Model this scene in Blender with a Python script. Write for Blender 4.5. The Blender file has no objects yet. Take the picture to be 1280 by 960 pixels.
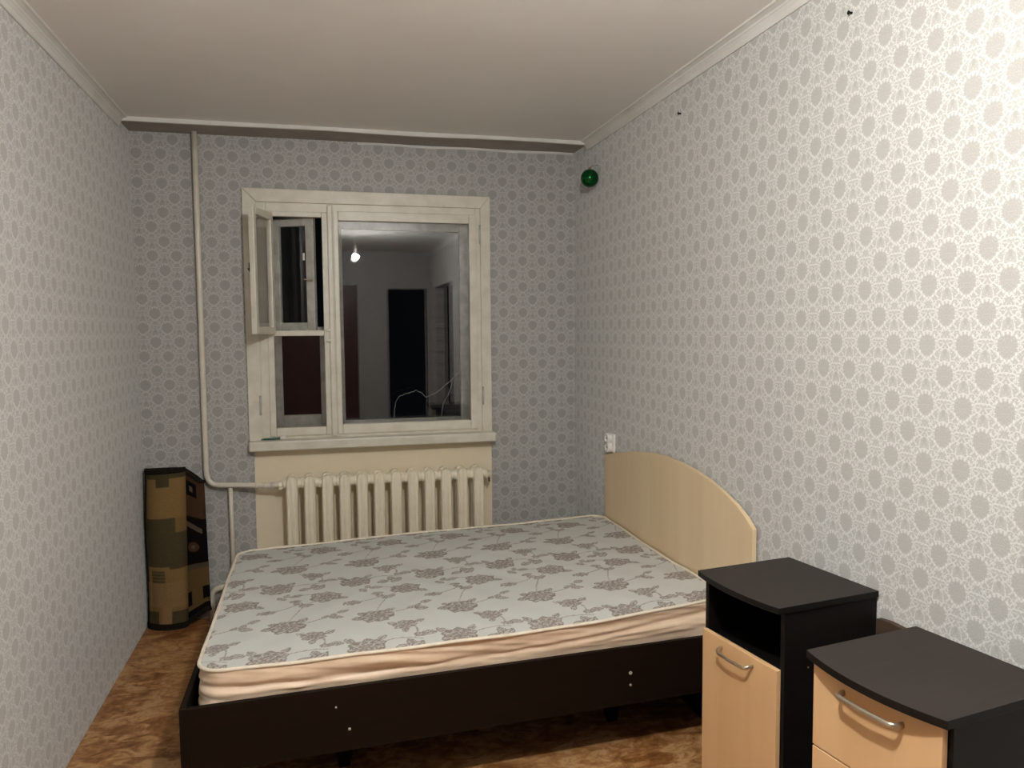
import bpy, bmesh, math, random
import numpy as np
from mathutils import Vector, Matrix, noise as mnoise
random.seed(4)

# ------------------------------------------------------------------ camera, world, exposure
scn = bpy.context.scene
COL = scn.collection
XL, XR, YB, YR, ZC = -0.946, 1.5534, 4.575, -1.5, 2.70      # left / right / window wall / rear wall / ceiling
CAM_H = 1.6065
cam_d = bpy.data.cameras.new('camera'); cam = bpy.data.objects.new('camera', cam_d); COL.objects.link(cam)
cam_d.sensor_fit = 'HORIZONTAL'; cam_d.sensor_width = 36.0
cam_d.lens = 36.0*967.36/1280.0; cam_d.clip_start = 0.02
_r = Vector((0.96977563, -0.24384696, -0.00859594)); _u = Vector((0.0250326, 0.06438711, 0.99761098)); _f = Vector((0.24271094, 0.96767399, -0.06854517))
cam.matrix_world = Matrix(((_r.x, _u.x, -_f.x, 0), (_r.y, _u.y, -_f.y, 0), (_r.z, _u.z, -_f.z, CAM_H), (0, 0, 0, 1)))
scn.camera = cam
w = bpy.data.worlds.new('night_sky'); scn.world = w; w.use_nodes = True
w.node_tree.nodes['Background'].inputs[0].default_value = (0.010, 0.012, 0.016, 1); w.node_tree.nodes['Background'].inputs[1].default_value = 0.15
scn.view_settings.view_transform = 'Standard'; scn.view_settings.look = 'None'
scn.view_settings.exposure = 0.0; scn.view_settings.gamma = 1.0; scn.view_settings.use_curve_mapping = False
LAMP = Vector((0.41, 0.88, 2.39)); BULB_STRENGTH = 2380.0; BULB_COLOR = (1.0, 1.0, 0.985, 1)

# ------------------------------------------------------------------ materials
def s2l(c): return tuple((v/12.92 if v <= 0.04045 else ((v+0.055)/1.055)**2.4) for v in c)
def rgb(r, g, b): return s2l((r/255, g/255, b/255)) + (1.0,)
class NT:
    """small helper that writes node trees"""
    def __init__(s, name):
        s.m = bpy.data.materials.new(name); s.m.use_nodes = True; s.t = s.m.node_tree; s.n = s.t.nodes; s.b = s.n['Principled BSDF']
    def put(s, sock, v):
        if isinstance(v, bpy.types.NodeSocket): s.t.links.new(v, sock)
        else: sock.default_value = v
    def math(s, op, a, b=None, c=None, clamp=False):
        n = s.n.new('ShaderNodeMath'); n.operation = op; n.use_clamp = clamp
        for i, v in enumerate((a, b, c)):
            if v is not None: s.put(n.inputs[i], v)
        return n.outputs[0]
    def sstep(s, v, lo, hi):                                   # 0 below lo, 1 above hi
        n = s.n.new('ShaderNodeMapRange'); n.interpolation_type = 'SMOOTHSTEP'; n.clamp = True
        s.put(n.inputs[0], v); s.put(n.inputs[1], lo); s.put(n.inputs[2], hi); n.inputs[3].default_value = 0; n.inputs[4].default_value = 1
        return n.outputs[0]
    def mixf(s, f, a, b):
        n = s.n.new('ShaderNodeMix'); n.data_type = 'FLOAT'; s.put(n.inputs[0], f); s.put(n.inputs[2], a); s.put(n.inputs[3], b); return n.outputs[0]
    def mixc(s, f, a, b, mode='MIX'):
        n = s.n.new('ShaderNodeMix'); n.data_type = 'RGBA'; n.blend_type = mode
        s.put(n.inputs[0], f); s.put(n.inputs[6], a); s.put(n.inputs[7], b); return n.outputs[2]
    def xyz(s, x, y, z=0.0):
        n = s.n.new('ShaderNodeCombineXYZ'); s.put(n.inputs[0], x); s.put(n.inputs[1], y); s.put(n.inputs[2], z); return n.outputs[0]
    def sep(s, v):
        n = s.n.new('ShaderNodeSeparateXYZ'); s.t.links.new(v, n.inputs[0]); return n.outputs
    def coord(s, kind):
        n = s.n.new('ShaderNodeTexCoord'); return n.outputs[kind]
    def scale(s, v, k):
        n = s.n.new('ShaderNodeVectorMath'); n.operation = 'MULTIPLY'; s.t.links.new(v, n.inputs[0]); n.inputs[1].default_value = k if hasattr(k, '__len__') else (k, k, k); return n.outputs[0]
    def noise(s, v, sc, det=3, rough=.55, dist=0.0, out=0):
        n = s.n.new('ShaderNodeTexNoise'); s.t.links.new(v, n.inputs['Vector']); n.inputs['Scale'].default_value = sc
        n.inputs['Detail'].default_value = det; n.inputs['Roughness'].default_value = rough; n.inputs['Distortion'].default_value = dist; return n.outputs[out]
    def voro(s, v, sc, feature='DISTANCE_TO_EDGE', dims='2D'):
        n = s.n.new('ShaderNodeTexVoronoi'); n.feature = feature; n.voronoi_dimensions = dims
        s.t.links.new(v, n.inputs['Vector']); n.inputs['Scale'].default_value = sc; return n.outputs[0]
    def ramp(s, f, stops):
        n = s.n.new('ShaderNodeValToRGB'); s.put(n.inputs[0], f); e = n.color_ramp.elements
        while len(e) > 1: e.remove(e[-1])
        e[0].position, e[0].color = stops[0]
        for p_, c_ in stops[1:]: x = e.new(p_); x.color = c_
        return n.outputs[0]
    def bump(s, h, strength=.2, dist=.01):
        n = s.n.new('ShaderNodeBump'); n.inputs['Strength'].default_value = strength; n.inputs['Distance'].default_value = dist
        s.t.links.new(h, n.inputs['Height']); s.t.links.new(n.outputs[0], s.b.inputs['Normal'])
    def fin(s, color, rough=.5, spec=.5, metal=0.0):
        s.put(s.b.inputs['Base Color'], color); s.put(s.b.inputs['Roughness'], rough); s.b.inputs['Specular IOR Level'].default_value = spec; s.b.inputs['Metallic'].default_value = metal
        return s.m

def worn(name, c, c2, rough=.5, spec=.4, sc=6, bump=0.0, metal=0.0):
    """painted / plain surface with slight procedural mottling between two close tones"""
    t = NT(name); o = t.coord('Object'); f = t.noise(o, sc, 4, .6)
    if bump: t.bump(t.noise(o, sc*9, 3, .6), bump, .004)
    return t.fin(t.mixc(t.sstep(f, .35, .68), c, c2), rough, spec, metal)

def make_wallpaper():
    t = NT('damask_wallpaper'); a, b = 0.122, 0.156
    u, v, _ = t.sep(t.coord('UV'))
    U = t.math('DIVIDE', u, a); V = t.math('DIVIDE', v, b)
    def loc(x, off): return t.math('SUBTRACT', t.math('FRACT', t.math('ADD', x, off+50.0)), .5)
    x1, y1, x2, y2 = loc(U, 0), loc(V, 0), loc(U, .5), loc(V, .5)
    def d2(x, y): return t.math('ADD', t.math('MULTIPLY', x, x), t.math('MULTIPLY', y, y))
    sel = t.math('LESS_THAN', d2(x2, y2), d2(x1, y1))
    lx = t.mixf(sel, x1, x2); ly = t.mixf(sel, y1, y2); ax = t.math('ABSOLUTE', lx)
    # egg shaped medallion, narrower towards its foot
    wide = t.math('ADD', .235, t.math('MULTIPLY', ly, .14))
    r = t.math('SQRT', t.math('ADD', t.math('POWER', t.math('DIVIDE', ax, wide), 2.0), t.math('POWER', t.math('DIVIDE', ly, .185), 2.0)))
    p = t.xyz(t.math('MULTIPLY', ax, a), t.math('MULTIPLY', ly, b))
    wob = t.noise(p, 130, 3, .6)
    r = t.math('ADD', r, t.math('MULTIPLY', t.math('SUBTRACT', wob, .5), .6))
    med = t.math('SUBTRACT', 1.0, t.sstep(r, .86, .98))
    ring = t.math('MULTIPLY', t.sstep(r, .94, 1.04), t.math('SUBTRACT', 1.0, t.sstep(r, 1.18, 1.32)))
    ring = t.math('MULTIPLY', ring, t.sstep(t.noise(p, 230, 1, .4), .42, .56))
    e = t.voro(t.xyz(t.math('ADD', t.math('MULTIPLY', ax, a), t.math('MULTIPLY', wob, .012)), t.math('MULTIPLY', ly, b)), 46)
    scroll = t.math('SUBTRACT', 1.0, t.sstep(e, .035, .12))
    dots = t.sstep(t.noise(p, 210, 2, .6), .545, .63)
    scroll = t.math('MAXIMUM', t.math('MULTIPLY', scroll, .8), t.math('MULTIPLY', dots, .9))
    out = t.math('MULTIPLY', scroll, t.sstep(r, 1.05, 1.25))
    inner = t.math('MULTIPLY', t.math('MULTIPLY', med, t.sstep(t.noise(p, 300, 2, .5), .54, .64)), .4)
    light = t.math('MAXIMUM', t.math('MAXIMUM', ring, out), inner)
    tie = t.math('MULTIPLY', t.math('SUBTRACT', 1.0, t.sstep(ax, .02, .07)), t.math('MULTIPLY', t.math('GREATER_THAN', ly, .33), t.math('LESS_THAN', ly, .44)))
    med = t.math('MAXIMUM', med, tie); light = t.math('MULTIPLY', light, t.math('SUBTRACT', 1.0, tie))
    base = t.mixc(med, rgb(171, 169, 164), rgb(165, 162, 157))
    c = t.mixc(light, base, rgb(207, 206, 203))
    tint = t.noise(t.coord('UV'), 1.3, 3, .6)
    c = t.mixc(.35, c, t.mixc(tint, (1.0, .985, .97, 1), (.95, .97, .95, 1)), 'MULTIPLY')
    t.b.inputs['Sheen Weight'].default_value = .24; t.b.inputs['Sheen Roughness'].default_value = .45; t.b.inputs['Diffuse Roughness'].default_value = .6
    return t.fin(c, .5, .5)

def make_lino():
    t = NT('brown_marbled_linoleum'); o = t.coord('Object')
    w1 = t.noise(o, 3.0, 5, .62, 1.6); w2 = t.noise(t.scale(o, (1, 1.7, 1)), 9.0, 6, .65, 1.2); w3 = t.noise(o, 34, 3, .6, .4)
    f = t.math('ADD', t.math('MULTIPLY', w1, .35), t.math('ADD', t.math('MULTIPLY', w2, .5), t.math('MULTIPLY', w3, .15)))
    c = t.ramp(f, [(.34, rgb(96, 56, 28)), (.44, rgb(138, 90, 48)), (.50, rgb(168, 120, 74)), (.56, rgb(198, 156, 108)), (.64, rgb(152, 104, 62))])
    t.bump(w3, .05, .002)
    return t.fin(c, .38, .45)

def make_attr(name, attr, rough, spec, fine=0, amt=.12):
    t = NT(name); n = t.n.new('ShaderNodeAttribute'); n.attribute_name = attr; c = n.outputs[0]
    if fine:
        f = t.noise(t.coord('Object'), fine, 3, .6); k = t.ramp(f, [(.3, (1-amt,)*3+(1,)), (.7, (1, 1, 1, 1))]); c = t.mixc(1.0, c, k, 'MULTIPLY'); t.bump(f, .25, .002)
    return t.fin(c, rough, spec)

def make_wood(name, c1, c2, rough=.45, spec=.4, axis=(40, 40, 1.2)):
    t = NT(name); o = t.coord('Object'); f = t.noise(t.scale(o, axis), 1.0, 5, .6, .6)
    return t.fin(t.mixc(t.sstep(f, .3, .7), c1, c2), rough, spec)

def make_glass(name, tint=(1, 1, 1, 1)):
    t = NT(name); b = t.b
    b.inputs['Base Color'].default_value = tint; b.inputs['Transmission Weight'].default_value = 1.0
    b.inputs['IOR'].default_value = 1.5
    f = t.noise(t.coord('Object'), 5, 4, .7); t.put(b.inputs['Roughness'], t.math('MULTIPLY', t.sstep(f, .45, .8), .03))
    return t.m

M = {}
M['paper'] = make_wallpaper()
M['lino'] = make_lino()
M['ceiling'] = worn('ceiling_whitewash', rgb(240, 236, 230), rgb(243, 240, 235), .42, .3, 1.4)
M['soffit'] = worn('bare_ceiling_plaster', rgb(160, 154, 146), rgb(172, 166, 158), .8, .2, 5)
M['foam'] = worn('white_foam_moulding', rgb(226, 224, 218), rgb(216, 213, 206), .5, .4, 5)
M['winpaint'] = worn('old_white_oil_paint', rgb(226, 220, 204), rgb(214, 207, 189), .33, .5, 9, .25)
M['winpaint_old'] = worn('greyed_white_oil_paint', rgb(196, 194, 186), rgb(172, 170, 160), .4, .45, 14, .3)
M['niche'] = worn('cream_oil_paint_wall', rgb(247, 233, 205), rgb(242, 227, 197), .4, .4, 3, .12)
M['radiator'] = worn('cream_radiator_enamel', rgb(246, 236, 212), rgb(240, 229, 203), .28, .5, 12, .12)
M['pipe'] = worn('white_pipe_enamel', rgb(228, 220, 204), rgb(220, 211, 193), .3, .5, 12, .1)
M['maple'] = make_wood('pale_maple_laminate', rgb(228, 205, 168), rgb(223, 198, 160), .42, .4, (12, 12, .8))
M['maple_door'] = make_wood('beech_door_laminate', rgb(208, 170, 126), rgb(203, 163, 118), .42, .4, (12, 12, .8))
M['maple_edge'] = worn('pale_edge_band', rgb(226, 202, 164), rgb(218, 192, 152), .4, .4)
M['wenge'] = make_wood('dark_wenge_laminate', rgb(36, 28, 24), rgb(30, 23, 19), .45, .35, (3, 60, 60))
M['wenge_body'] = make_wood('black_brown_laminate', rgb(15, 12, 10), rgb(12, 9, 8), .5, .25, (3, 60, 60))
M['wenge_bed'] = make_wood('bed_wenge_laminate', rgb(24, 14, 7), rgb(19, 11, 5), .55, .12, (2, 40, 60))
M['fabric_top'] = make_attr('mattress_floral_print', 'print', .7, .25, 700, .10)
M['piping'] = worn('cream_piping_tape', rgb(226, 215, 196), rgb(216, 204, 183), .6, .3, 30)
M['side'] = worn('peach_satin_ticking', rgb(224, 200, 174), rgb(214, 189, 161), .42, .45, 10)
M['rug'] = make_attr('rug_woven_pile', 'print', .95, .05, 260, .35)
M['rugedge'] = worn('dark_rug_binding', rgb(36, 31, 24), rgb(26, 22, 17), .9, .1, 60)
M['chrome'] = worn('satin_nickel', rgb(196, 184, 164), rgb(186, 173, 152), .3, .5, 20, 0, .85)
M['screw'] = worn('bright_screw_metal', rgb(205, 203, 198), rgb(190, 188, 182), .3, .5, 40, 0, .5)
M['cap'] = worn('brown_screw_cap', rgb(92, 80, 70), rgb(80, 70, 60), .4, .5, 40)
M['white_plastic'] = worn('white_socket_plastic', rgb(236, 233, 226), rgb(230, 226, 218), .3, .5, 20)
M['black'] = worn('black_hole', rgb(14, 13, 12), rgb(18, 16, 15), .6, .3, 20)
M['iron'] = worn('dark_iron', rgb(66, 60, 52), rgb(52, 47, 40), .5, .4, 30, 0, .6)
M['gball'] = worn('green_mirror_bauble', rgb(0, 84, 36), rgb(0, 74, 30), .12, .6, 8, 0, .75)
M['gold'] = worn('dull_gold_cap', rgb(150, 128, 70), rgb(136, 112, 58), .35, .5, 20, 0, .8)
M['glass'] = make_glass('window_glass')
M['crack'] = worn('crack_in_glass', rgb(150, 154, 152), rgb(110, 114, 112), .4, .5, 40)
M['reddoor'] = make_wood('red_brown_door_veneer', rgb(84, 42, 26), rgb(68, 33, 20), .4, .4)
M['board'] = make_wood('brown_board', rgb(72, 58, 46), rgb(60, 47, 37), .5, .3)
M['penbody'] = worn('green_plastic', rgb(30, 92, 72), rgb(24, 78, 60), .35, .5, 40)
t = NT('lamp_bulb_glow'); t.b.inputs['Base Color'].default_value = (1, 1, 1, 1); t.b.inputs['Emission Color'].default_value = BULB_COLOR; t.b.inputs['Emission Strength'].default_value = BULB_STRENGTH; M['bulb'] = t.m

# ------------------------------------------------------------------ geometry helpers
class B:
    def __init__(s): s.bm = bmesh.new()
    def box(s, x0, x1, y0, y1, z0, z1, mi=0):
        v = [s.bm.verts.new(c) for c in ((x0, y0, z0), (x1, y0, z0), (x1, y1, z0), (x0, y1, z0), (x0, y0, z1), (x1, y0, z1), (x1, y1, z1), (x0, y1, z1))]
        for f in ((0, 3, 2, 1), (4, 5, 6, 7), (0, 1, 5, 4), (1, 2, 6, 5), (2, 3, 7, 6), (3, 0, 4, 7)):
            s.bm.faces.new([v[i] for i in f]).material_index = mi
        return s
    def prism(s, pts, a, b, axis='z'):
        """outline extruded from a to b along an axis; pts are the two other coordinates in order"""
        def P(p, h): return {'z': (p[0], p[1], h), 'y': (p[0], h, p[1]), 'x': (h, p[0], p[1])}[axis]
        lo = [s.bm.verts.new(P(p, a)) for p in pts]; hi = [s.bm.verts.new(P(p, b)) for p in pts]; n = len(pts)
        s.bm.faces.new(lo[::-1]); s.bm.faces.new(hi)
        for i in range(n): s.bm.faces.new((lo[i], lo[(i+1) % n], hi[(i+1) % n], hi[i]))
        bmesh.ops.recalc_face_normals(s.bm, faces=s.bm.faces); return s
    def sweep(s, pts, prof, closed=False, up=Vector((0, 0, 1))):
        """profile (list of (a,b)) or radius swept along points"""
        pts = [Vector(p) for p in pts]; n = len(pts); rings = []
        if not hasattr(prof, '__len__'): prof = [(prof*math.cos(k*math.tau/12), prof*math.sin(k*math.tau/12)) for k in range(12)]
        nrm = None
        for i, p in enumerate(pts):
            q0 = pts[i-1] if (i > 0 or closed) else p; q1 = pts[(i+1) % n] if (i < n-1 or closed) else p
            t_ = (q1-q0).normalized()
            if nrm is None:
                nrm = up.cross(t_)
                if nrm.length < 1e-3: nrm = Vector((1, 0, 0)).cross(t_)
            nrm = (nrm - t_*nrm.dot(t_)).normalized(); bi = t_.cross(nrm)
            rings.append([s.bm.verts.new(p + nrm*a + bi*b) for a, b in prof])
        m = len(prof)
        for i in range(n if closed else n-1):
            A, Bq = rings[i], rings[(i+1) % n]
            for k in range(m): s.bm.faces.new((A[k], A[(k+1) % m], Bq[(k+1) % m], Bq[k]))
        if not closed: s.bm.faces.new(rings[0][::-1]); s.bm.faces.new(rings[-1])
        return s
    def lathe(s, prof, c=(0, 0, 0), axis='z', n=20):
        c = Vector(c); rings = []
        for r, h in prof:
            ring = []
            for k in range(n):
                a = k*math.tau/n; x, y = r*math.cos(a), r*math.sin(a)
                ring.append(s.bm.verts.new(c + Vector({'z': (x, y, h), 'x': (h, x, y), 'y': (x, h, y)}[axis])))
            rings.append(ring)
        for i in range(len(rings)-1):
            for k in range(n): s.bm.faces.new((rings[i][k], rings[i][(k+1) % n], rings[i+1][(k+1) % n], rings[i+1][k]))
        s.bm.faces.new(rings[0][::-1]); s.bm.faces.new(rings[-1])
        bmesh.ops.recalc_face_normals(s.bm, faces=s.bm.faces); return s
    def build(s, name, mat, parent=None, bevel=0.0, smooth=False, seg=2):
        me = bpy.data.meshes.new(name); s.bm.normal_update(); s.bm.to_mesh(me); s.bm.free()
        for m in (mat if isinstance(mat, (list, tuple)) else (mat,)): me.materials.append(M[m])
        o = bpy.data.objects.new(name, me); COL.objects.link(o); o.parent = parent
        if smooth:
            for f in me.polygons: f.use_smooth = True
        if bevel:
            md = o.modifiers.new('bevel', 'BEVEL'); md.width = bevel; md.segments = seg; md.limit_method = 'ANGLE'; md.angle_limit = math.radians(40)
        return o
def empty(name, loc=(0, 0, 0), rz=0.0):
    o = bpy.data.objects.new(name, None); COL.objects.link(o); o.location = loc; o.rotation_euler = (0, 0, rz); o.empty_display_size = .1; return o
def tag(o, label=None, cat=None, group=None, kind=None):
    for k, v in (('label', label), ('category', cat), ('group', group), ('kind', kind)):
        if v: o[k] = v
    return o
def uv_metres(o, horiz):
    me = o.data; L = me.uv_layers.new(name='UVMap').data; co = [v.co for v in me.vertices]
    for p in me.polygons:
        for li in p.loop_indices:
            c = co[me.loops[li].vertex_index]; L[li].uv = ((c.x if horiz == 'x' else c.y), c.z)
def bez(p0, p1, p2, n=8): return [Vector(p0)*(1-t)**2 + Vector(p1)*2*t*(1-t) + Vector(p2)*t*t for t in [i/n for i in range(n+1)]]

# ------------------------------------------------------------------ room shell
def st(o, label=None): return tag(o, label, None, None, 'structure')
o = st(B().box(XL-.2, XR+.2, YR-.2, YB+.3, -.12, 0).build('floor', 'lino'), 'brown marbled linoleum floor')
o = st(B().box(XL-.2, XR+.2, YR-.2, 4.335, ZC, ZC+.12).build('ceiling', 'ceiling'), 'greyish white painted ceiling')
o = st(B().box(XL-.2, XR+.2, 4.335, YB+.3, ZC-.012, ZC+.12).build('ceiling_edge', 'soffit'), 'bare grey strip of ceiling along the window wall')
o = st(B().box(XL-.15, XL, YR, YB, 0, ZC).build('wall_left', 'paper'), 'left wall in grey damask wallpaper'); uv_metres(o, 'y')
b = B().box(XR, XR+.15, YR, -1.15, 0, ZC).box(XR, XR+.15, .15, YB, 0, ZC).box(XR, XR+.15, -1.15, .15, 2.2, ZC)
o = st(b.build('wall_right', 'paper'), 'right wall in grey damask wallpaper'); uv_metres(o, 'y')
WX0, WX1, WZ0, WZ1 = -.363, 1.022, 1.0, 2.337
b = B().box(XL-.15, WX0, YB, YB+.25, 0, ZC).box(WX1, XR+.15, YB, YB+.25, 0, ZC).box(WX0, WX1, YB, YB+.25, WZ1, ZC)
b.box(WX0, -.32, YB, YB+.25, WZ0, WZ1).box(.955, WX1, YB, YB+.25, WZ0, WZ1)
o = st(b.build('wall_back', 'paper'), 'window wall in grey damask wallpaper'); uv_metres(o, 'x')
st(B().box(WX0, WX1, YB+.03, YB+.25, 0, WZ0).build('wall_niche', 'niche'), 'cream painted wall niche behind the radiator')
b = B().box(XL-.15, .95, YR-.15, YR, 0, ZC).box(1.5, XR+.15, YR-.15, YR, 0, ZC).box(.95, 1.5, YR-.15, YR, 2.2, ZC)
o = st(b.build('wall_rear', 'paper'), 'rear wall in grey damask wallpaper'); uv_metres(o, 'x')
# rear door in red-brown veneer, seen only as a reflection in the window panes
d1 = st(empty('door_1', (0.02, YR, 0)), 'red brown veneered door in the rear wall')
B().box(-.45, .45, 0, .035, .01, 2.17).build('door_leaf', 'reddoor', d1, .003)
B().box(-.52, -.45, -.01, .045, 0, 2.24).box(.45, .52, -.01, .045, 0, 2.24).box(-.45, .45, -.01, .045, 2.17, 2.24).build('door_casing', 'reddoor', d1, .004)
# foam cornices along the side walls (they stop at the thin strip before the window wall)
prof = [(0, 0), (0, -.052), (.006, -.052), (.009, -.046), (.012, -.034), (.019, -.022), (.022, -.020), (.024, -.014), (.036, -.008), (.045, -.006), (.047, 0)]
for nm, sx, x, lab in (('cornice_left', 1, XL, 'white foam cornice along the left wall'), ('cornice_right', -1, XR, 'white foam cornice along the right wall')):
    st(B().prism([(x+sx*a, ZC+c) for a, c in prof], YR, 4.335, 'y').build(nm, 'foam'), lab)
# thin white strip that closes the ceiling before the window wall, with its slight sag
pts = [(XL+.01 + (XR-XL-.02)*i/24, 4.335, ZC-.010 - .003*math.sin(i*.55) * (1 if i > 8 else .4)) for i in range(25)]
st(B().sweep(pts, [(-.009, -.010), (.009, -.010), (.011, 0), (.009, .012), (-.009, .012)]).build('trim_1', 'foam'), 'thin white strip across the ceiling before the window wall')
pts = [(.25 + (XR-.262)*i/12, YB-.004, ZC-.022 + .003*math.sin(i*1.3)) for i in range(13)]
st(B().sweep(pts, [(-.004, -.006), (.004, -.006), (.004, .006), (-.004, .006)]).build('trim_2', 'foam'), 'pale wallpaper border strip at the top of the window wall')

# ------------------------------------------------------------------ window
win = st(empty('window_1', (0, YB, 0)), 'old white wooden double window with a small vent pane')
y0 = -.022                                                     # casing stands proud of the wall
def frame_boxes(x0, x1, z0, z1, wl, wr, wb, wt, ya, yb, b=None):
    b = b or B(); b.box(x0, x0+wl, ya, yb, z0, z1).box(x1-wr, x1, ya, yb, z0, z1).box(x0+wl, x1-wr, ya, yb, z0, z0+wb).box(x0+wl, x1-wr, ya, yb, z1-wt, z1); return b
# casing: boards with a mitred corner
CX0, CX1, CZ1 = -.385, 1.016, 2.407; cw = .075
B().prism([(CX0, 1.0), (CX0+cw, 1.0), (CX0+cw, CZ1-cw), (CX0, CZ1)], y0, .0, 'y').build('casing', 'winpaint', win, .004)
B().prism([(CX1-cw*.8, 1.0), (CX1, 1.0), (CX1, CZ1-.004), (CX1-cw*.8, CZ1-cw)], y0, .0, 'y').build('casing', 'winpaint', win, .004)
B().prism([(CX0, CZ1), (CX0+cw, CZ1-cw), (CX1-cw*.8, CZ1-cw), (CX1, CZ1-.004)], y0-.002, .0, 'y').build('casing', 'winpaint', win, .004)
# box frame in the opening
B().box(-.32, -.262, -.008, .21, 1.0, WZ1).build('frame_jamb', 'winpaint', win, .003)
B().box(.926, .957, -.008, .21, 1.0, WZ1).build('frame_jamb', 'winpaint', win, .003)
B().box(-.262, .926, -.008, .21, 2.283, WZ1).build('frame_head', 'winpaint', win, .003)
B().box(-.262, .926, -.004, .21, 1.0, 1.022).build('frame_sill', 'winpaint', win, .003)
B().box(.056, .108, -.010, .20, 1.022, 2.283).build('mullion', 'winpaint', win, .004)
B().box(.070, .100, -.024, -.010, 1.01, 2.325).build('astragal_strip', 'winpaint', win, .006)
# right inner sash with its pane
rs = frame_boxes(.104, .934, 1.018, 2.295, .028, .046, .056, .054, -.014, .022).build('inner_sash', 'winpaint', win, .004)
B().box(.128, .892, .006, .009, 1.070, 2.245).build('pane', 'glass', rs)
# left lower inner sash and transom
ls = frame_boxes(-.27, .066, 1.018, 1.619, .034, .026, .048, .031, -.014, .022).build('inner_sash', 'winpaint', win, .004)
B().box(-.24, .044, .006, .009, 1.06, 1.592).build('pane', 'glass', ls)
B().box(-.27, -.228, -.012, .022, 1.619, 2.283).build('frame_strip', 'winpaint', win, .003)
B().box(.040, .060, -.012, .022, 1.619, 2.283).build('frame_strip', 'winpaint', win, .003)
B().box(-.228, .040, -.012, .022, 2.257, 2.285).build('frame_strip', 'winpaint', win, .003)
# outer sashes, greyed by weather
ro = frame_boxes(.070, .940, 1.014, 2.285, .085, .085, .066, .074, .135, .172).build('outer_sash', 'winpaint_old', win, .004)
B().box(.150, .860, .150, .153, 1.075, 2.215).build('pane', 'glass', ro)
lo = frame_boxes(-.275, .085, 1.014, 1.64, .075, .070, .108, .05, .135, .172).build('outer_sash', 'winpaint_old', win, .004)
B().box(-.205, .02, .150, .153, 1.115, 1.60).build('pane', 'glass', lo)
def leaf(name, wd, z0, z1, st_w, rail, mat, loc, ang, th=.03):
    e = empty(name, loc, ang); e.parent = win
    o = frame_boxes(0, wd, z0, z1, st_w, st_w, rail, rail, -th/2, th/2).build('vent_frame', mat, e, .004)
    B().box(st_w-.006, wd-st_w+.006, -.0015, .0015, z0+rail-.006, z1-rail+.006).build('pane', 'glass', e); return e
v1 = leaf('vent_sash', .285, 1.600, 2.268, .036, .040, 'winpaint', (-.236, -.024, 0), math.radians(-107))
v2 = leaf('outer_vent_sash', .262, 1.618, 2.262, .050, .046, 'winpaint_old', (-.240, .158, 0), math.radians(-24), .034)
# latches and hinges
B().box(.262, .272, -.024, -.013, 1.93, 1.975).sweep([(.266, -.02, 1.93), (.25, -.035, 1.945)], .004).build('latch', 'iron', v1)
B().box(.222, .252, -.024, -.017, 1.90, 1.915).sweep([(.226, -.02, 1.908), (.205, -.03, 1.912)], .004).build('latch', 'chrome', v2)
B().sweep([(.207, -.03, 2.02), (.207, -.03, 2.06)], .006).build('knob', 'white_plastic', v2)
for hx, hz in ((-.318, 1.20), (.953, 2.18), (.962, 1.22)):
    B().sweep([(hx, -.024, hz-.055), (hx, -.024, hz+.055)], .006).build('hinge', 'winpaint_old', win, 0, True)
for hz in (1.56, 1.62): B().box(.050, .078, -.03, -.012, hz-.008, hz+.008).build('catch', 'winpaint', win, .003)
# broken glass: the crack is a raised bright line on the inner face of the right pane
def px_on(u, v, Y):
    d = _r*((u-640)/967.36) + _u*((480-v)/967.36) + _f; k = Y/d.y; return Vector((d.x*k, Y, CAM_H+d.z*k))
def crack(pp, r): 
    pts = []
    for i in range(len(pp)-1):
        a, c = px_on(*pp[i], YB+.0045), px_on(*pp[i+1], YB+.0045)
        for k in range(4):
            q = a.lerp(c, k/4); pts.append(q + Vector((random.uniform(-.003, .003), 0, random.uniform(-.003, .003))))
    pts.append(px_on(*pp[-1], YB+.0045)); pts = [q - Vector((0, YB, 0)) for q in pts]
    B().sweep(pts, [(r, -.0006), (r, .0012), (-r, .0012), (-r, -.0006)]).build('crack_line', 'crack', win)
crack([(493, 521), (494, 503), (500, 495), (511, 491), (520, 488), (528, 492), (533, 497), (549, 488), (563, 476), (574, 465)], .0013)
crack([(567, 472), (562, 490), (554, 505), (552, 520)], .0011)
# sill board
sl = st(B().box(-.382, 1.025, YB-.095, YB+.02, .947, 1.003).build('window_sill', 'winpaint', None, .008, False, 3), 'white painted window sill board above the radiator')
# small green pen-like object lying on the sill
pen = tag(empty('pen', (-.32, YB-.052, 1.0105)), 'small dark green pen with a white cap lying on the window sill', 'pen')
B().lathe([(.002, 0), (.006, .02), (.0065, .10), (.0065, .105)], (0, 0, 0), 'x').build('barrel', 'penbody', pen, 0, True)
B().lathe([(.0075, .103), (.0105, .106), (.0105, .128), (.006, .134)], (0, 0, .003), 'x').build('cap', 'white_plastic', pen, 0, True)
pen.rotation_euler = (0, 0, math.radians(8))

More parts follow.
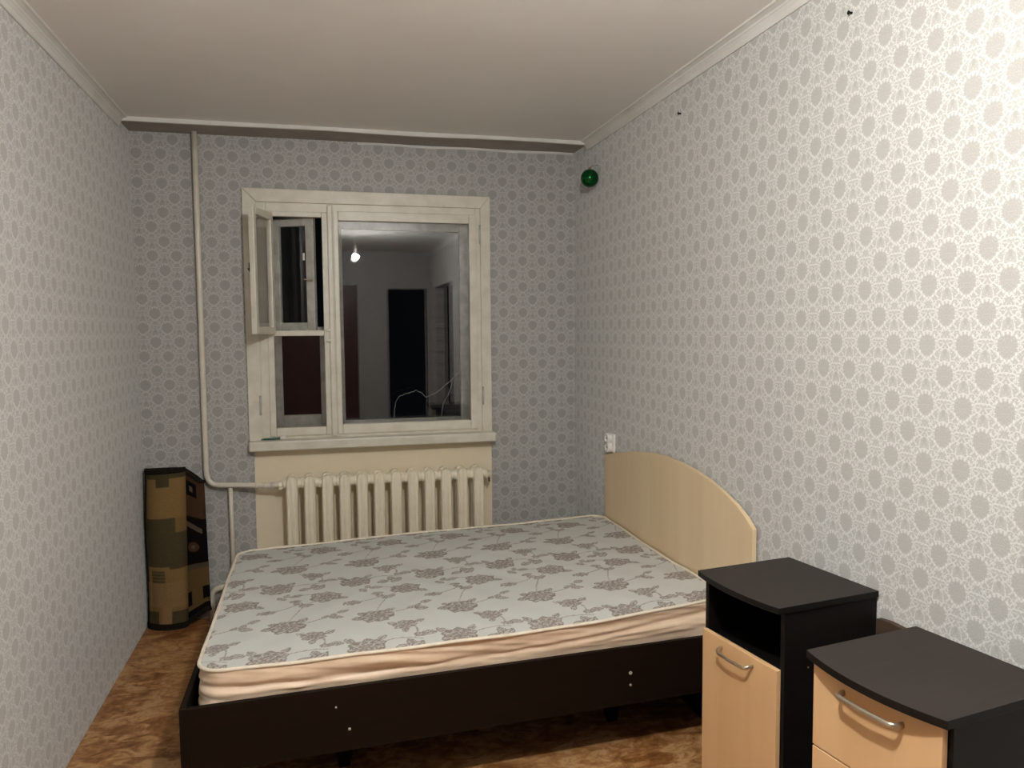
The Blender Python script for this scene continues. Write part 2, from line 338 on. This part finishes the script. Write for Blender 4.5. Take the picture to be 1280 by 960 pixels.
# ------------------------------------------------------------------ radiator
RY = 4.475; NS = 12; PITCH = .0962; RX0 = -.157
rad = tag(empty('radiator', (RX0, RY, 0)), 'cream cast iron radiator under the window', 'radiator')
def section():
    b = B(); zt, zb = .802, .145
    def column(yc, w, dp):
        rings = []
        for z, k in ((zb+.01, .55), (zb+.03, .95), (zb+.06, 1), (zt-.04, 1), (zt-.015, .96), (zt-.004, .80), (zt+.004, .40)):
            ring = []
            for i in range(40):
                a = i*math.tau/40; x = w*math.copysign(abs(math.cos(a))**.75, math.cos(a)); y = dp*math.copysign(abs(math.sin(a))**.9, math.sin(a))
                if y < 0: y = -.019 - .012*math.exp(-(x/(w*.16))**2) - .008*math.exp(-((abs(x)-w*.70)/(w*.15))**2) + .019*max(0, abs(x)/w-.85)/.15   # three ribs down the front
                ring.append(b.bm.verts.new((x*k, yc+y*(.7+.3*k), z)))
            rings.append(ring)
        for i in range(len(rings)-1):
            for k in range(40): b.bm.faces.new((rings[i][k], rings[i][(k+1) % 40], rings[i+1][(k+1) % 40], rings[i+1][k]))
        b.bm.faces.new(rings[0][::-1]); b.bm.faces.new(rings[-1])
    column(-.042, .0335, .026); column(.042, .0335, .026)
    for z in (zt-.036, zb+.045):
        b.lathe([(.012, -.06), (.026, -.05), (.030, 0), (.026, .05), (.012, .06)], (0, 0, z), 'y', 14)      # header joining the two columns
        b.lathe([(.029, -PITCH/2), (.029, -PITCH/2+.004), (.032, -PITCH/2+.012), (.032, PITCH/2-.012), (.029, PITCH/2-.004), (.029, PITCH/2)], (0, -.020, z), 'x', 16)    # nipple to the next section
    bmesh.ops.recalc_face_normals(b.bm, faces=b.bm.faces)
    return b.build('section', 'radiator', rad, 0, True)
s0 = section()
for i in range(1, NS):
    c = s0.copy(); COL.objects.link(c); c.parent = rad; c.location = (i*PITCH, 0, 0)
xe = (NS-1)*PITCH+PITCH/2
B().lathe([(.030, 0), (.030, .012), (.022, .014), (.022, .030), (.012, .034)], (xe, -.014, .757), 'x').build('end_plug', 'radiator', rad, 0, True)
B().sweep([(xe+.022, -.02, .745), (xe+.022, -.03, .715)], .005).build('air_valve', 'iron', rad)
B().lathe([(.030, 0), (.030, .012), (.018, .02)], (xe, -.014, .19), 'x').build('end_plug', 'radiator', rad, 0, True)
for i in (0, NS-1):
    for s in (-1, 1): B().prism([(-.012, .16), (.012, .16), (.016, .0), (-.016, .0)], s*.042-.012, s*.042+.012, 'y').build('foot', 'radiator', rad, .003).location = (i*PITCH, 0, 0)
# pipes
PY = 4.525
pip = tag(empty('heating_pipe', (-.61, PY, 0)), 'white heating riser pipe that bends to the radiator', 'pipe')
def rel(pts): return [Vector(p) - Vector((-.61, PY, 0)) for p in pts]
pts = [Vector((-.613, PY, z)) for z in (ZC-.010, 2.2, 1.7, 1.2, .85)] + bez((-.611, PY, .835), (-.609, PY, .768), (-.545, PY-.01, .766), 10) + [Vector((-.44, PY-.03, .765)), Vector((-.33, PY-.055, .760)), Vector((-.27, RY-.014, .757)), Vector((RX0-PITCH/2-.02, RY-.014, .757))]
B().sweep(rel(pts), .0150).build('riser', 'pipe', pip, 0, True)
B().sweep(rel([(-.489, PY-.012, .765), (-.487, PY-.012, .5), (-.487, PY-.014, .19)]), .0115).build('bypass', 'pipe', pip, 0, True)
pts = [Vector((RX0-PITCH/2-.01, RY-.014, .19))] + [Vector((-.30, RY, .19)), Vector((-.45, PY-.02, .19))] + bez((-.54, PY-.008, .188), (-.607, PY, .186), (-.607, PY, .13), 10) + [Vector((-.607, PY, .1)), Vector((-.607, PY, .004))]
B().sweep(rel(pts), .0150).build('return_pipe', 'pipe', pip, 0, True)
for x0_, x1_, r_ in ((-.352, -.336, .0185), (-.306, -.296, .018), (-.272, -.205, .017)):
    yy = lambda x: PY-.03 + (x+.44)/(.17)*(RY-.014-PY+.03) if x < -.27 else RY-.014
    B().sweep(rel([(x0_, yy(x0_), .7605), (x1_, yy(x1_), .758)]), r_).build('coupling', 'pipe', pip, 0, True)
B().lathe([(.024, 0), (.029, .004), (.029, .022), (.022, .026)], (RX0-PITCH/2-.026+.61, RY-.014-PY, .757), 'x', 8).build('union_nut', 'radiator', pip)

# ------------------------------------------------------------------ bed
TH = math.tan(math.radians(3.0)); BY0 = 2.505; BT, BB = .453, .238
bed = tag(empty('bed', (.55, 3.25, 0)), 'double bed with dark brown frame and pale arched headboard', 'bed')
def off(pts): return [(x-.55, y-3.25) for x, y in pts]
def yf(x, d=0): return BY0 + TH*x + d                              # near side line of the bed, it stands 3 degrees askew
W = 1.475
def plank(x0, x1, d0, d1, z0, z1, name, mat='wenge_bed', bev=.002):
    return B().prism(off([(x0, yf(x0, d0)), (x1, yf(x1, d0)), (x1, yf(x1, d1)), (x0, yf(x0, d1))]), z0, z1).build(name, mat, bed, bev)
FX = -.440
plank(FX+.016, 1.524, 0, .018, BB, BT, 'side_board'); plank(FX+.016, 1.524, W-.018, W, BB, BT, 'side_board')
plank(FX, FX+.018, -.004, W+.06, BB-.09, BT+.004, 'foot_board')
plank(FX+.018, 1.50, .018, W-.018, BB+.10, BB+.118, 'mattress_base')
plank(1.500, 1.523, .018, W-.018, .0, .355, 'added_dark_board')  # added board, darkens the pale lower headboard seen under the bed
plank(FX+.03, 1.50, .66, .70, BB-.10, BB+.10, 'centre_beam')
for lx in (.06, 1.14):
    for d in (.345, W-.345):
        y = yf(lx, d); b = B()
        b.prism([(lx-.55-.085, BB+.10), (lx-.55+.085, BB+.10), (lx-.55+.02, 0), (lx-.55-.02, 0)], y-3.25-.02, y-3.25+.02, 'y'); b.build('leg', 'wenge_bed', bed, .003)
plank(.06, 1.50, .365, .385, .085, .125, 'stretcher')
# headboard: arched board parallel to the wall
arch = [(2.485, .872), (2.54, .908), (2.604, .938), (2.725, .975), (2.82, .996), (2.925, 1.012), (3.08, 1.025), (3.234, 1.029), (3.38, 1.021), (3.506, 1.007), (3.64, .987), (3.765, .965), (3.88, .943), (3.99, .918)]
hb = B().prism([(y-3.25, z) for y, z in [(2.485, .0)] + arch + [(3.99, .0)]], 1.524-.55, 1.541-.55, 'x').build('headboard', 'maple', bed)
md = hb.modifiers.new('bevel', 'BEVEL'); md.width = .002; md.segments = 2; md.limit_method = 'ANGLE'; md.angle_limit = .7
pts = [Vector((1.5325-.55, y-3.25, z+.0004)) for y, z in arch]
e_ = B().sweep(pts, [(-.0084, -.001), (.0084, -.001), (.0084, .0012), (-.0084, .0012)], False, Vector((0, 0, 1))); e_.build('edge_band', 'maple_edge', hb)
B().box(1.541-.55, 1.552-.55, 2.56-3.25, 2.62-3.25, 0, .80).build('wall_batten', 'wenge_bed', bed)
# metal screws and stickers on the near board
for u_, v_, r_ in ((437, 911, .0045), (420, 884, .003), (788, 841, .0065), (788, 856, .0045)):
    d = _r*((u_-640)/967.36) + _u*((480-v_)/967.36) + _f; k = (BY0)/(d.y-TH*d.x); P = Vector((d.x*k, d.y*k, CAM_H+d.z*k))
    B().lathe([(r_, -.002), (r_, .003), (r_*.6, .004)], (0, 0, 0), 'y', 10).build('screw', 'screw', bed).matrix_local = Matrix.Translation(P-Vector((.55, 3.25, 0))) @ Matrix.Rotation(math.pi, 4, 'Z')

# ------------------------------------------------------------------ mattress
mat_root = tag(empty('mattress', (.56, 3.25, .36)), 'pale grey mattress with rose print lying on the bed', 'mattress')
MX0, MX1 = -.395, 1.507; MW = 1.395; RC = .085
def my(x): return 2.518 + (x-MX0)*.054
def bulge(x, d):                                                 # the long near edge bows out and sags a little
    return np.sin(np.clip((x-MX0)/(MX1-MX0), 0, 1)*math.pi)*np.clip(1-d/.5, 0, 1)**2
def mz(x, d=0): return .549 + (x-MX0)*.0142 + .003*math.sin(x*5.1+d*4) + .003*math.sin(d*6.3+1) - .012*float(bulge(x, d))
def mpt(x, d, z, k=1.0): return Vector((x-.56, my(x)+d-3.25-.030*k*float(bulge(x, d)), z-.36))
def perimeter(inset=0.0, n=8):
    out = []; x0, x1, d0, d1 = MX0+inset, MX1-inset, inset, MW-inset; r = RC
    for cx, cd, a0 in ((x1-r, d0+r, -90), (x1-r, d1-r, 0), (x0+r, d1-r, 90), (x0+r, d0+r, 180)):
        for k in range(n+1):
            a = math.radians(a0+90*k/n); out.append((cx+r*math.cos(a), cd+r*math.sin(a)))
    res = []
    for i in range(len(out)):
        p, q = Vector(out[i]), Vector(out[(i+1) % len(out)]); m = max(1, int((q-p).length/.025))
        for k in range(m): res.append(p.lerp(q, k/m))
    return res
per = perimeter()
# top panel with the woven rose print held in a colour attribute
NX, ND = 470, 345
gx = np.linspace(MX0+.003, MX1-.003, NX); gd = np.linspace(.003, MW-.003, ND); GX, GD = np.meshgrid(gx, gd, indexing='ij')
base = np.array(rgb(203, 203, 197)[:3]); dark = np.array(rgb(139, 128, 120)[:3]); mid = np.array(rgb(158, 149, 141)[:3]); line = np.array(rgb(186, 183, 175)[:3])
colr = np.tile(base, (NX, ND, 1))
rng = np.random.default_rng(3)
def region(cx, cd, R):
    i0, i1 = np.searchsorted(gx, [cx-R, cx+R]); j0, j1 = np.searchsorted(gd, [cd-R, cd+R]); return slice(i0, i1), slice(j0, j1)
def rose(cx, cd, R, rot, sq=.82):
    s = region(cx, cd, R*1.5)
    if colr[s].size == 0: return
    X, Yy = GX[s]-cx, (GD[s]-cd)/sq; c_, s_ = math.cos(rot), math.sin(rot); x, y = c_*X+s_*Yy, -s_*X+c_*Yy
    r = np.hypot(x, y)/R; th = np.arctan2(y, x)
    edge = 1 + .08*np.sin(6*th+rot*3) + .05*np.sin(11*th+1.7*rot)
    inside = r < edge
    pet = (r*3.1 + .42*np.sin(5*th+2.2*r*math.pi) + .2*np.sin(3*th-rot)) % 1.0
    pet2 = (np.sin(9*th + 7*r + rot) > .78) & (r > .45)
    c = np.where((pet < .2)[..., None], line, np.where((pet > .68)[..., None], mid, dark)); c = np.where(pet2[..., None], line, c)
    c = np.where((r > edge-.10)[..., None], dark, c)
    colr[s] = np.where(inside[..., None], c, colr[s])
def leaf_print(cx, cd, L, rot, fill=mid):
    s = region(cx, cd, L*1.1)
    if colr[s].size == 0: return
    X, Yy = GX[s]-cx, GD[s]-cd; c_, s_ = math.cos(rot), math.sin(rot); x, y = (c_*X+s_*Yy)/L, (-s_*X+c_*Yy)/L
    hw = .30*np.clip(1-(2*x)**2, 0, None)**.8*(1-.25*x); e = hw-np.abs(y); ins = (e > 0) & (np.abs(x) < .5)
    c = np.where(((e < .07) | (np.abs(y) < .035))[..., None], dark, np.where((np.sin(x*40+np.abs(y)*26) > .55)[..., None], base, fill))
    colr[s] = np.where(ins[..., None], c, colr[s])
def stem(p0, p1, p2, wd=.0030):
    for t_ in np.linspace(0, 1, 40):
        q = np.array(p0)*(1-t_)**2 + 2*np.array(p1)*t_*(1-t_) + np.array(p2)*t_*t_
        s = region(q[0], q[1], .008)
        if colr[s].size: colr[s] = np.where((np.hypot(GX[s]-q[0], GD[s]-q[1]) < wd)[..., None], mid, colr[s])
PX, PD = .318, .687
for i in range(-3, 7):
    for j in range(-2, 3):
        ox, od = .136+i*PX + (j*-.004), 2.534+j*PD - 2.555 + .062                 # repeat of the weave (from the photograph's repeat)
        def at(a, c): return ox+a, od+c + .0515*(-a)*0
        stem(at(.02, .0), at(.10, .06), at(.19, .02)); stem(at(.085, .27), at(.14, .27), at(.20, .305)); stem(at(.16, .50), at(.10, .47), at(.055, .30)); stem(at(.175, .56), at(.10, .60), at(.03, .585)); stem(at(-.03, .424), at(.03, .43), at(.08, .47)); stem(at(.155, .15), at(.20, .10), at(.17, .04))
        for (a, c, L, rt) in ((.115, -.03, .062, .5), (.150, .0, .055, 1.9), (.170, -.025, .070, .9), (.185, .05, .045, -.4), (.22, .055, .055, -.2), (.19, .305, .042, .3), (.225, .285, .055, -.3), (.215, .315, .04, 1.2), (.04, .60, .042, 1.3), (.075, .585, .055, .2), (.02, .565, .05, -.9), (.115, .455, .06, .3), (.085, .48, .05, -.8), (.075, .515, .05, .0), (-.01, .25, .06, .1), (.005, .285, .05, -.6), (.105, .30, .05, .7), (.20, .16, .045, .6), (.10, .165, .04, 2.4), (.14, .095, .04, 1.4), (.255, .50, .05, -.5), (.15, .57, .045, .9), (-.055, .06, .05, 2.2), (.055, .055, .045, .8), (.25, .345, .05, .4), (.03, .66, .05, -.2)):
            leaf_print(*at(a, c), L, rt)
        rose(*at(0, 0), .064, .3, .9); rose(*at(.053, .25), .062, 1.4, .9); rose(*at(.19, .535), .061, 2.3, .9); rose(*at(.143, .14), .042, .9, .85); rose(*at(-.029, .424), .036, .1, .6)
verts = np.empty((NX, ND, 3)); verts[..., 0] = GX-.56; BU = bulge(GX, GD); verts[..., 1] = 2.518+(GX-MX0)*.054+GD-3.25-.030*BU
verts[..., 2] = .549+(GX-MX0)*.0142+.003*np.sin(GX*5.1+GD*4)+.003*np.sin(GD*6.3+1)-.012*BU-.36 + .0022*np.sin(GX*31+1.5*np.sin(GD*9))*np.sin(GD*27)
def inside_rr(x, d): 
    qx = np.maximum(np.maximum(MX0+RC-x, x-(MX1-RC)), 0); qd = np.maximum(np.maximum(RC-d, d-(MW-RC)), 0); return np.hypot(qx, qd) <= RC-.0005
ins = inside_rr(GX, GD); idx = np.arange(NX*ND).reshape(NX, ND)
q = np.stack([idx[:-1, :-1], idx[1:, :-1], idx[1:, 1:], idx[:-1, 1:]], -1); ok = ins[:-1, :-1] & ins[1:, :-1] & ins[1:, 1:] & ins[:-1, 1:]; q = q[ok]
used = np.unique(q); remap = np.full(NX*ND, -1); remap[used] = np.arange(len(used)); q = remap[q]
me = bpy.data.meshes.new('top_panel'); vv = verts.reshape(-1, 3)[used]
me.vertices.add(len(vv)); me.vertices.foreach_set('co', vv.ravel()); me.loops.add(q.size); me.loops.foreach_set('vertex_index', q.ravel().astype(np.int32))
me.polygons.add(len(q)); me.polygons.foreach_set('loop_start', np.arange(0, q.size, 4, dtype=np.int32)); me.polygons.foreach_set('use_smooth', np.ones(len(q), bool)); me.update(calc_edges=True); me.validate()
ca = me.color_attributes.new('print', 'FLOAT_COLOR', 'POINT'); ca.data.foreach_set('color', np.concatenate([colr.reshape(-1, 3)[used], np.ones((len(used), 1))], 1).astype(np.float32).ravel())
me.materials.append(M['fabric_top']); o = bpy.data.objects.new('top_panel', me); COL.objects.link(o); o.parent = mat_root
# piping along the upper seam
b = B(); b.sweep([mpt(p.x, p.y, mz(p.x, p.y)+.001 + .0012*math.sin(i*.45)) for i, p in enumerate(per)], .0062, True); b.build('piping', 'piping', mat_root, 0, True)
# side panel: wrinkled satin that bulges out and tucks in below
b = B(); rings = []; NP = len(per); K = 30
for k in range(K+1):
    f_ = k/K; ring = []
    for i, p in enumerate(per):
        q0, q1 = per[i-1], per[(i+1) % NP]; tn = (q1-q0).normalized(); nv = Vector((tn.y, -tn.x))
        zt = mz(p.x, p.y); z = zt - f_*(zt-.372)
        bul = .010*math.sin(min(1, f_*1.15)*math.pi) - .018*max(0, f_-.8)/.2
        wr = .010*(mnoise.noise(Vector((p.x*3.2+p.y*3.2, z*34 + .8*math.sin(p.x*3), 1.7)))) + .006*mnoise.noise(Vector((p.x*5-p.y*6, z*70+p.x*9, 4.2)))
        wr += .010*max(0, mnoise.noise(Vector(((p.x-p.y)*2.2+z*16, z*95-(p.x+p.y)*7, 9.1))))*math.sin(f_*math.pi) - .004
        wr -= .011*math.exp(-((f_-.30-.10*math.sin(p.x*2.1+1))/.055)**2)                       # long crease under the seam
        a_ = (0 if f_ == 0 else 1)*(bul+wr)
        a_ = min(a_, .016 if f_ < .5 else .006)
        P = mpt(p.x, p.y, z, max(0, 1-1.7*f_)); ring.append(b.bm.verts.new(P + Vector((nv.x, nv.y, 0))*a_))
    rings.append(ring)
for k in range(K):
    for i in range(NP): b.bm.faces.new((rings[k][i], rings[k+1][i], rings[k+1][(i+1) % NP], rings[k][(i+1) % NP]))
b.bm.faces.new(rings[-1][::-1]); bmesh.ops.recalc_face_normals(b.bm, faces=b.bm.faces)
b.build('side_panel', 'side', mat_root, 0, True)

# ------------------------------------------------------------------ nightstands
def bow_top(w2, d2, bow, z0, z1, n=14):
    pts = [(d2, -w2), (d2, w2)] + [(-d2 - bow*(1-(2*i/n-1)**2), w2-2*w2*i/n) for i in range(n+1)]
    b = B().prism(pts, z0, z1); b.bm.normal_update()
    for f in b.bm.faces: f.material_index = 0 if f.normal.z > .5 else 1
    return b
def handle(parent, x, z, span, sag, r=.0055):
    st_ = .027; h_ = span/2
    pts = [(x, -h_, z)] + bez((x-.010, -h_, z), (x-st_, -h_+.001, z-sag), (x-st_, -h_+.018, z-sag), 6) + [(x-st_-.003, 0, z-sag)]
    pts += bez((x-st_, h_-.018, z-sag), (x-st_, h_-.001, z-sag), (x-.010, h_, z), 6) + [(x, h_, z)]
    return B().sweep(pts, [(r*.8*math.cos(k*math.tau/12), r*1.25*math.sin(k*math.tau/12)) for k in range(12)]).build('handle', 'chrome', parent, 0, True)
def nightstand(loc, rz, label, kind):
    t_ = tag(empty('nightstand', loc, rz), label, 'nightstand', 'dark nightstands by the right wall'); H = .85; w2, d2 = .184, .184; th = .016
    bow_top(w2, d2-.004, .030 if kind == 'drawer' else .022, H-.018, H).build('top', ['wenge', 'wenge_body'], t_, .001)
    fx = -d2+.030                                                   # front edge of the carcass
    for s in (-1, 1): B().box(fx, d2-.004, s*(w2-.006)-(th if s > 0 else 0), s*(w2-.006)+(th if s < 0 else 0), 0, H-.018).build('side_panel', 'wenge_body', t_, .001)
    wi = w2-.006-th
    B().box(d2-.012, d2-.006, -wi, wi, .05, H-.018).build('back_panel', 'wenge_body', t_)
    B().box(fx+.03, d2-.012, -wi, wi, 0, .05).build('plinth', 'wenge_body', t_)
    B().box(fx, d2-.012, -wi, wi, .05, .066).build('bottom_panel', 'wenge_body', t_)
    wd = w2-.016
    if kind == 'door':
        B().box(fx+.004, d2-.012, -wi, wi, .636, .652).build('shelf', 'wenge_body', t_)
        dr = B().box(fx-.018, fx-.002, -wd, wd, .055, .668).build('door', 'maple_door', t_, .0015); handle(dr, fx-.018, .642, .140, .006, .0048)
        for px_, pz in ((-.02, .60), (.02, .68), (-.12, .665)): B().lathe([(.003, -.0015), (.003, .001)], (px_+.05, -w2+.006, pz), 'y', 8).build('screw_cap', 'cap', t_)
    else:
        B().box(fx+.004, d2-.012, -wi, wi, .618, .634).build('shelf', 'wenge_body', t_)
        dr = B().box(fx-.018, fx-.002, -wd, wd, .628, .828).build('drawer_front', 'maple_door', t_, .0015); handle(dr, fx-.018, .790, .155, .0, .0060)
        dr = B().box(fx-.018, fx-.002, -wd, wd, .055, .6245).build('door', 'maple_door', t_, .0015); handle(dr, fx-.018, .56, .165, .0, .0062)
    return t_
def stand_at(FL, FR, BL):
    c = (Vector(FR)+Vector(BL))/2; a = math.atan2(BL[1]-FL[1], BL[0]-FL[0]); return (c.x, c.y, 0), a
l_, a_ = stand_at((1.154, 2.179), (1.178, 1.808), (1.517, 2.229))
nightstand(l_, a_, 'dark nightstand with an open niche above its pale door, beside the bed', 'door')
l_, a_ = stand_at((1.103, 1.552), (1.141, 1.197), (1.473, 1.609))
nightstand(l_, a_, 'dark nightstand with a pale drawer front directly under its bowed top', 'drawer')
# brown board leaning in the gap between the stands, against the wall
o = B().prism([(1.70, 0), (1.845, 0), (1.845, .777), (1.797, .784), (1.70, .784)], XR-.022, XR-.004, 'x').build('wooden_board', 'board', None, .001); tag(o, 'dark brown board end standing against the wall between the two nightstands', 'board')

# ------------------------------------------------------------------ rolled rug in the corner
def rug_sheet():
    ctrl = [(-.722, 4.478), (-.745, 4.448), (-.80, 4.432), (-.86, 4.440), (-.905, 4.47), (-.928, 4.508), (-.920, 4.545), (-.88, 4.556), (-.80, 4.556), (-.72, 4.540), (-.665, 4.515), (-.632, 4.497), (-.618, 4.482), (-.632, 4.470), (-.665, 4.474), (-.71, 4.490), (-.78, 4.505), (-.85, 4.510)]
    fine = []
    for i in range(len(ctrl)-1):
        p0 = Vector(ctrl[max(i-1, 0)]); p1 = Vector(ctrl[i]); p2 = Vector(ctrl[i+1]); p3 = Vector(ctrl[min(i+2, len(ctrl)-1)])
        for k in range(10):
            t_ = k/10; fine.append(.5*((2*p1)+(p2-p0)*t_+(2*p0-5*p1+4*p2-p3)*t_*t_+(3*p1-p0-3*p2+p3)*t_**3))
    fine.append(Vector(ctrl[-1])); return fine
fine = rug_sheet(); NZ = 190; NF = len(fine)
tan_, tan2, oliv, dk, br, blk, gr = [np.array(rgb(*c)[:3]) for c in ((142, 114, 72), (150, 120, 82), (84, 75, 52), (34, 29, 22), (78, 56, 40), (22, 19, 17), (98, 86, 72))]
def rug_color(i, h):
    """h = height fraction from floor; i = index along the sheet"""
    p = fine[i]; u = (p.x+.93)/.205                                 # 0 at the left .. 1 at the free edge on the front face
    v = 1-h
    if i < 75:                                                     # front face
        c = oliv*.8 if u < .1 else tan_
        if v < .05: c = oliv
        if .0 < v < .10 and .32 < u < .66: c = oliv*.9
        if .30 < v < .62: c = oliv if not (u > .78 and v < .39) else tan_*.85
        if .60 < v < .72 and .08 < u < .62: c = tan_ if (v < .625 or u > .5 or u < .16) else oliv*1.1
        if .625 < v < .70 and .16 < u < .5 and int(v*150) % 3 == 0: c = tan_*.8
        if .70 < v < .90: c = tan2*.95
        if v >= .86: c = tan2 if .42 < u < .66 else tan_*.9
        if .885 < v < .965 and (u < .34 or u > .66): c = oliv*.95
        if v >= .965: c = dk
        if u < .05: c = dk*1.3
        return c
    x = p.x; w_ = (x+.725)/.110                                    # 0..1 over the part that shows right of the front fold
    c = br
    if .05 < v < .15 and .12 < w_ < .62: c = blk if not (.08 < v < .12 and .28 < w_ < .46) else gr
    if .29 < v < .66:
        c = blk
        if abs((v-.36) - .06*(w_-.35)) < .018 and .05 < w_ < .8: c = gr
        if math.hypot((w_-.36)*.110, (v-.505)*.86) < .030: c = br*1.1
        if math.hypot((w_-.36)*.110, (v-.505)*.86) < .012: c = gr
        if .625 < v: c = gr*.8
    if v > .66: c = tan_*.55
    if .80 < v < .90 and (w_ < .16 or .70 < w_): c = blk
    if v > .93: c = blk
    return c
rug = tag(empty('rolled_rug', (-.78, 4.5, 0)), 'brown and tan patterned rug rolled up on end in the corner', 'rug')
co, cl = [], []
for i, p in enumerate(fine):
    k = max(0, min(1, (p.x+.735)/.10)) if i >= 60 else 0
    zb_, zt_ = .006 + .075*k, .868 - .045*k - .02*k*k + (.0 if i >= 60 else .010*(p.x+.93)/.2)
    for j in range(NZ+1):
        h = j/NZ; z = zb_+(zt_-zb_)*h
        lx = (h-.5)*.012*(1 if i < 60 else -1) + (.004*math.sin(h*7) if 4 < i < 60 else 0)
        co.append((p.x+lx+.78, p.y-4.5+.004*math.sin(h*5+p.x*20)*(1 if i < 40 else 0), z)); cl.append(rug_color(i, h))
n1 = NZ+1; fc = [(i*n1+j, (i+1)*n1+j, (i+1)*n1+j+1, i*n1+j+1) for i in range(NF-1) for j in range(NZ)]
me = bpy.data.meshes.new('woven_sheet'); me.from_pydata(co, [], fc); me.update()
ca = me.color_attributes.new('print', 'FLOAT_COLOR', 'POINT'); ca.data.foreach_set('color', np.concatenate([np.array(cl), np.ones((len(cl), 1))], 1).astype(np.float32).ravel())
for p_ in me.polygons: p_.use_smooth = True
me.materials.append(M['rug']); o = bpy.data.objects.new('woven_sheet', me); COL.objects.link(o); o.parent = rug
md = o.modifiers.new('thick', 'SOLIDIFY'); md.thickness = .008; md.offset = 0
def edge_band(name, j, r, zoff):
    pts = [Vector(co[i*n1+j]) + Vector((0, 0, zoff)) for i in range(0, NF, 2)]; B().sweep(pts, [(-.0065, -r), (.0065, -r), (.0065, r), (-.0065, r)]).build(name, 'rugedge', rug)
edge_band('binding', NZ, .012, -.006); edge_band('binding', 0, .014, .010)

# ------------------------------------------------------------------ small things on the right wall
bx, by, bz, br_ = XR-.052, 4.16, 2.455, .050
ball = tag(empty('christmas_ball', (bx, by, bz)), 'shiny green glass ball hanging high in the corner on the right wall', 'ornament')
b = B(); bmesh.ops.create_uvsphere(b.bm, u_segments=40, v_segments=24, radius=br_); b.build('ball', 'gball', ball, 0, True)
B().lathe([(.008, .047), (.008, .057), (.004, .060)]).build('cap', 'gold', ball)
B().sweep([(0, 0, .060), (.02, 0, .070), (.053, 0, .074)], .0012).build('hook', 'iron', ball)
sk = tag(empty('wall_socket', (XR, 3.945, .992)), 'white double wall socket on the right wall above the headboard', 'socket')
B().box(-.012, .001, -.045, .045, -.05, .05).build('base_plate', 'white_plastic', sk, .004)
for s in (-1, 1):
    f_ = B().lathe([(.030, 0), (.030, -.022), (.026, -.027), (.020, -.027), (.018, -.020)], (-.010, 0, s*.024), 'x', 24).build('socket_face', 'white_plastic', sk, 0, False)
    for k in (-1, 1): B().lathe([(.0028, 0), (.0028, -.004)], (-.0295, k*.009, s*.024), 'x', 8).build('pin_hole', 'black', f_)
for y_, z_, lab in ((2.034, 2.533, 'small dark nail in the right wall just under the cornice'), (3.144, 2.540, 'small dark nail in the right wall between the green ball and the cornice')):
    tag(B().lathe([(.0035, .001), (.0035, -.010), (.006, -.011), (.006, -.013)], (XR, y_, z_), 'x', 8).build('nail', 'black'), lab, 'nail')

# ------------------------------------------------------------------ bare lamp bulb on its cord (lights the room, out of frame)
lamp = tag(empty('pendant_lamp', (LAMP.x, LAMP.y, ZC)), 'bare light bulb hanging on a short cord from the ceiling', 'lamp')
dz = LAMP.z-ZC
B().lathe([(.04, 0), (.045, -.012), (.012, -.03)]).build('ceiling_rose', 'white_plastic', lamp, 0, True)
B().sweep([(0, 0, -.02), (0, 0, dz+.108)], .003).build('cord', 'white_plastic', lamp)
B().lathe([(.008, dz+.11), (.014, dz+.10), (.014, dz+.040), (.012, dz+.030)], n=24).build('socket', 'white_plastic', lamp, 0, True)
B().lathe([(.010, dz+.032)] + [(.039*math.sin(a), dz+.029*math.cos(a)) for a in [math.radians(20+k*10) for k in range(17)]], n=24).build('bulb', 'bulb', lamp, 0, True)
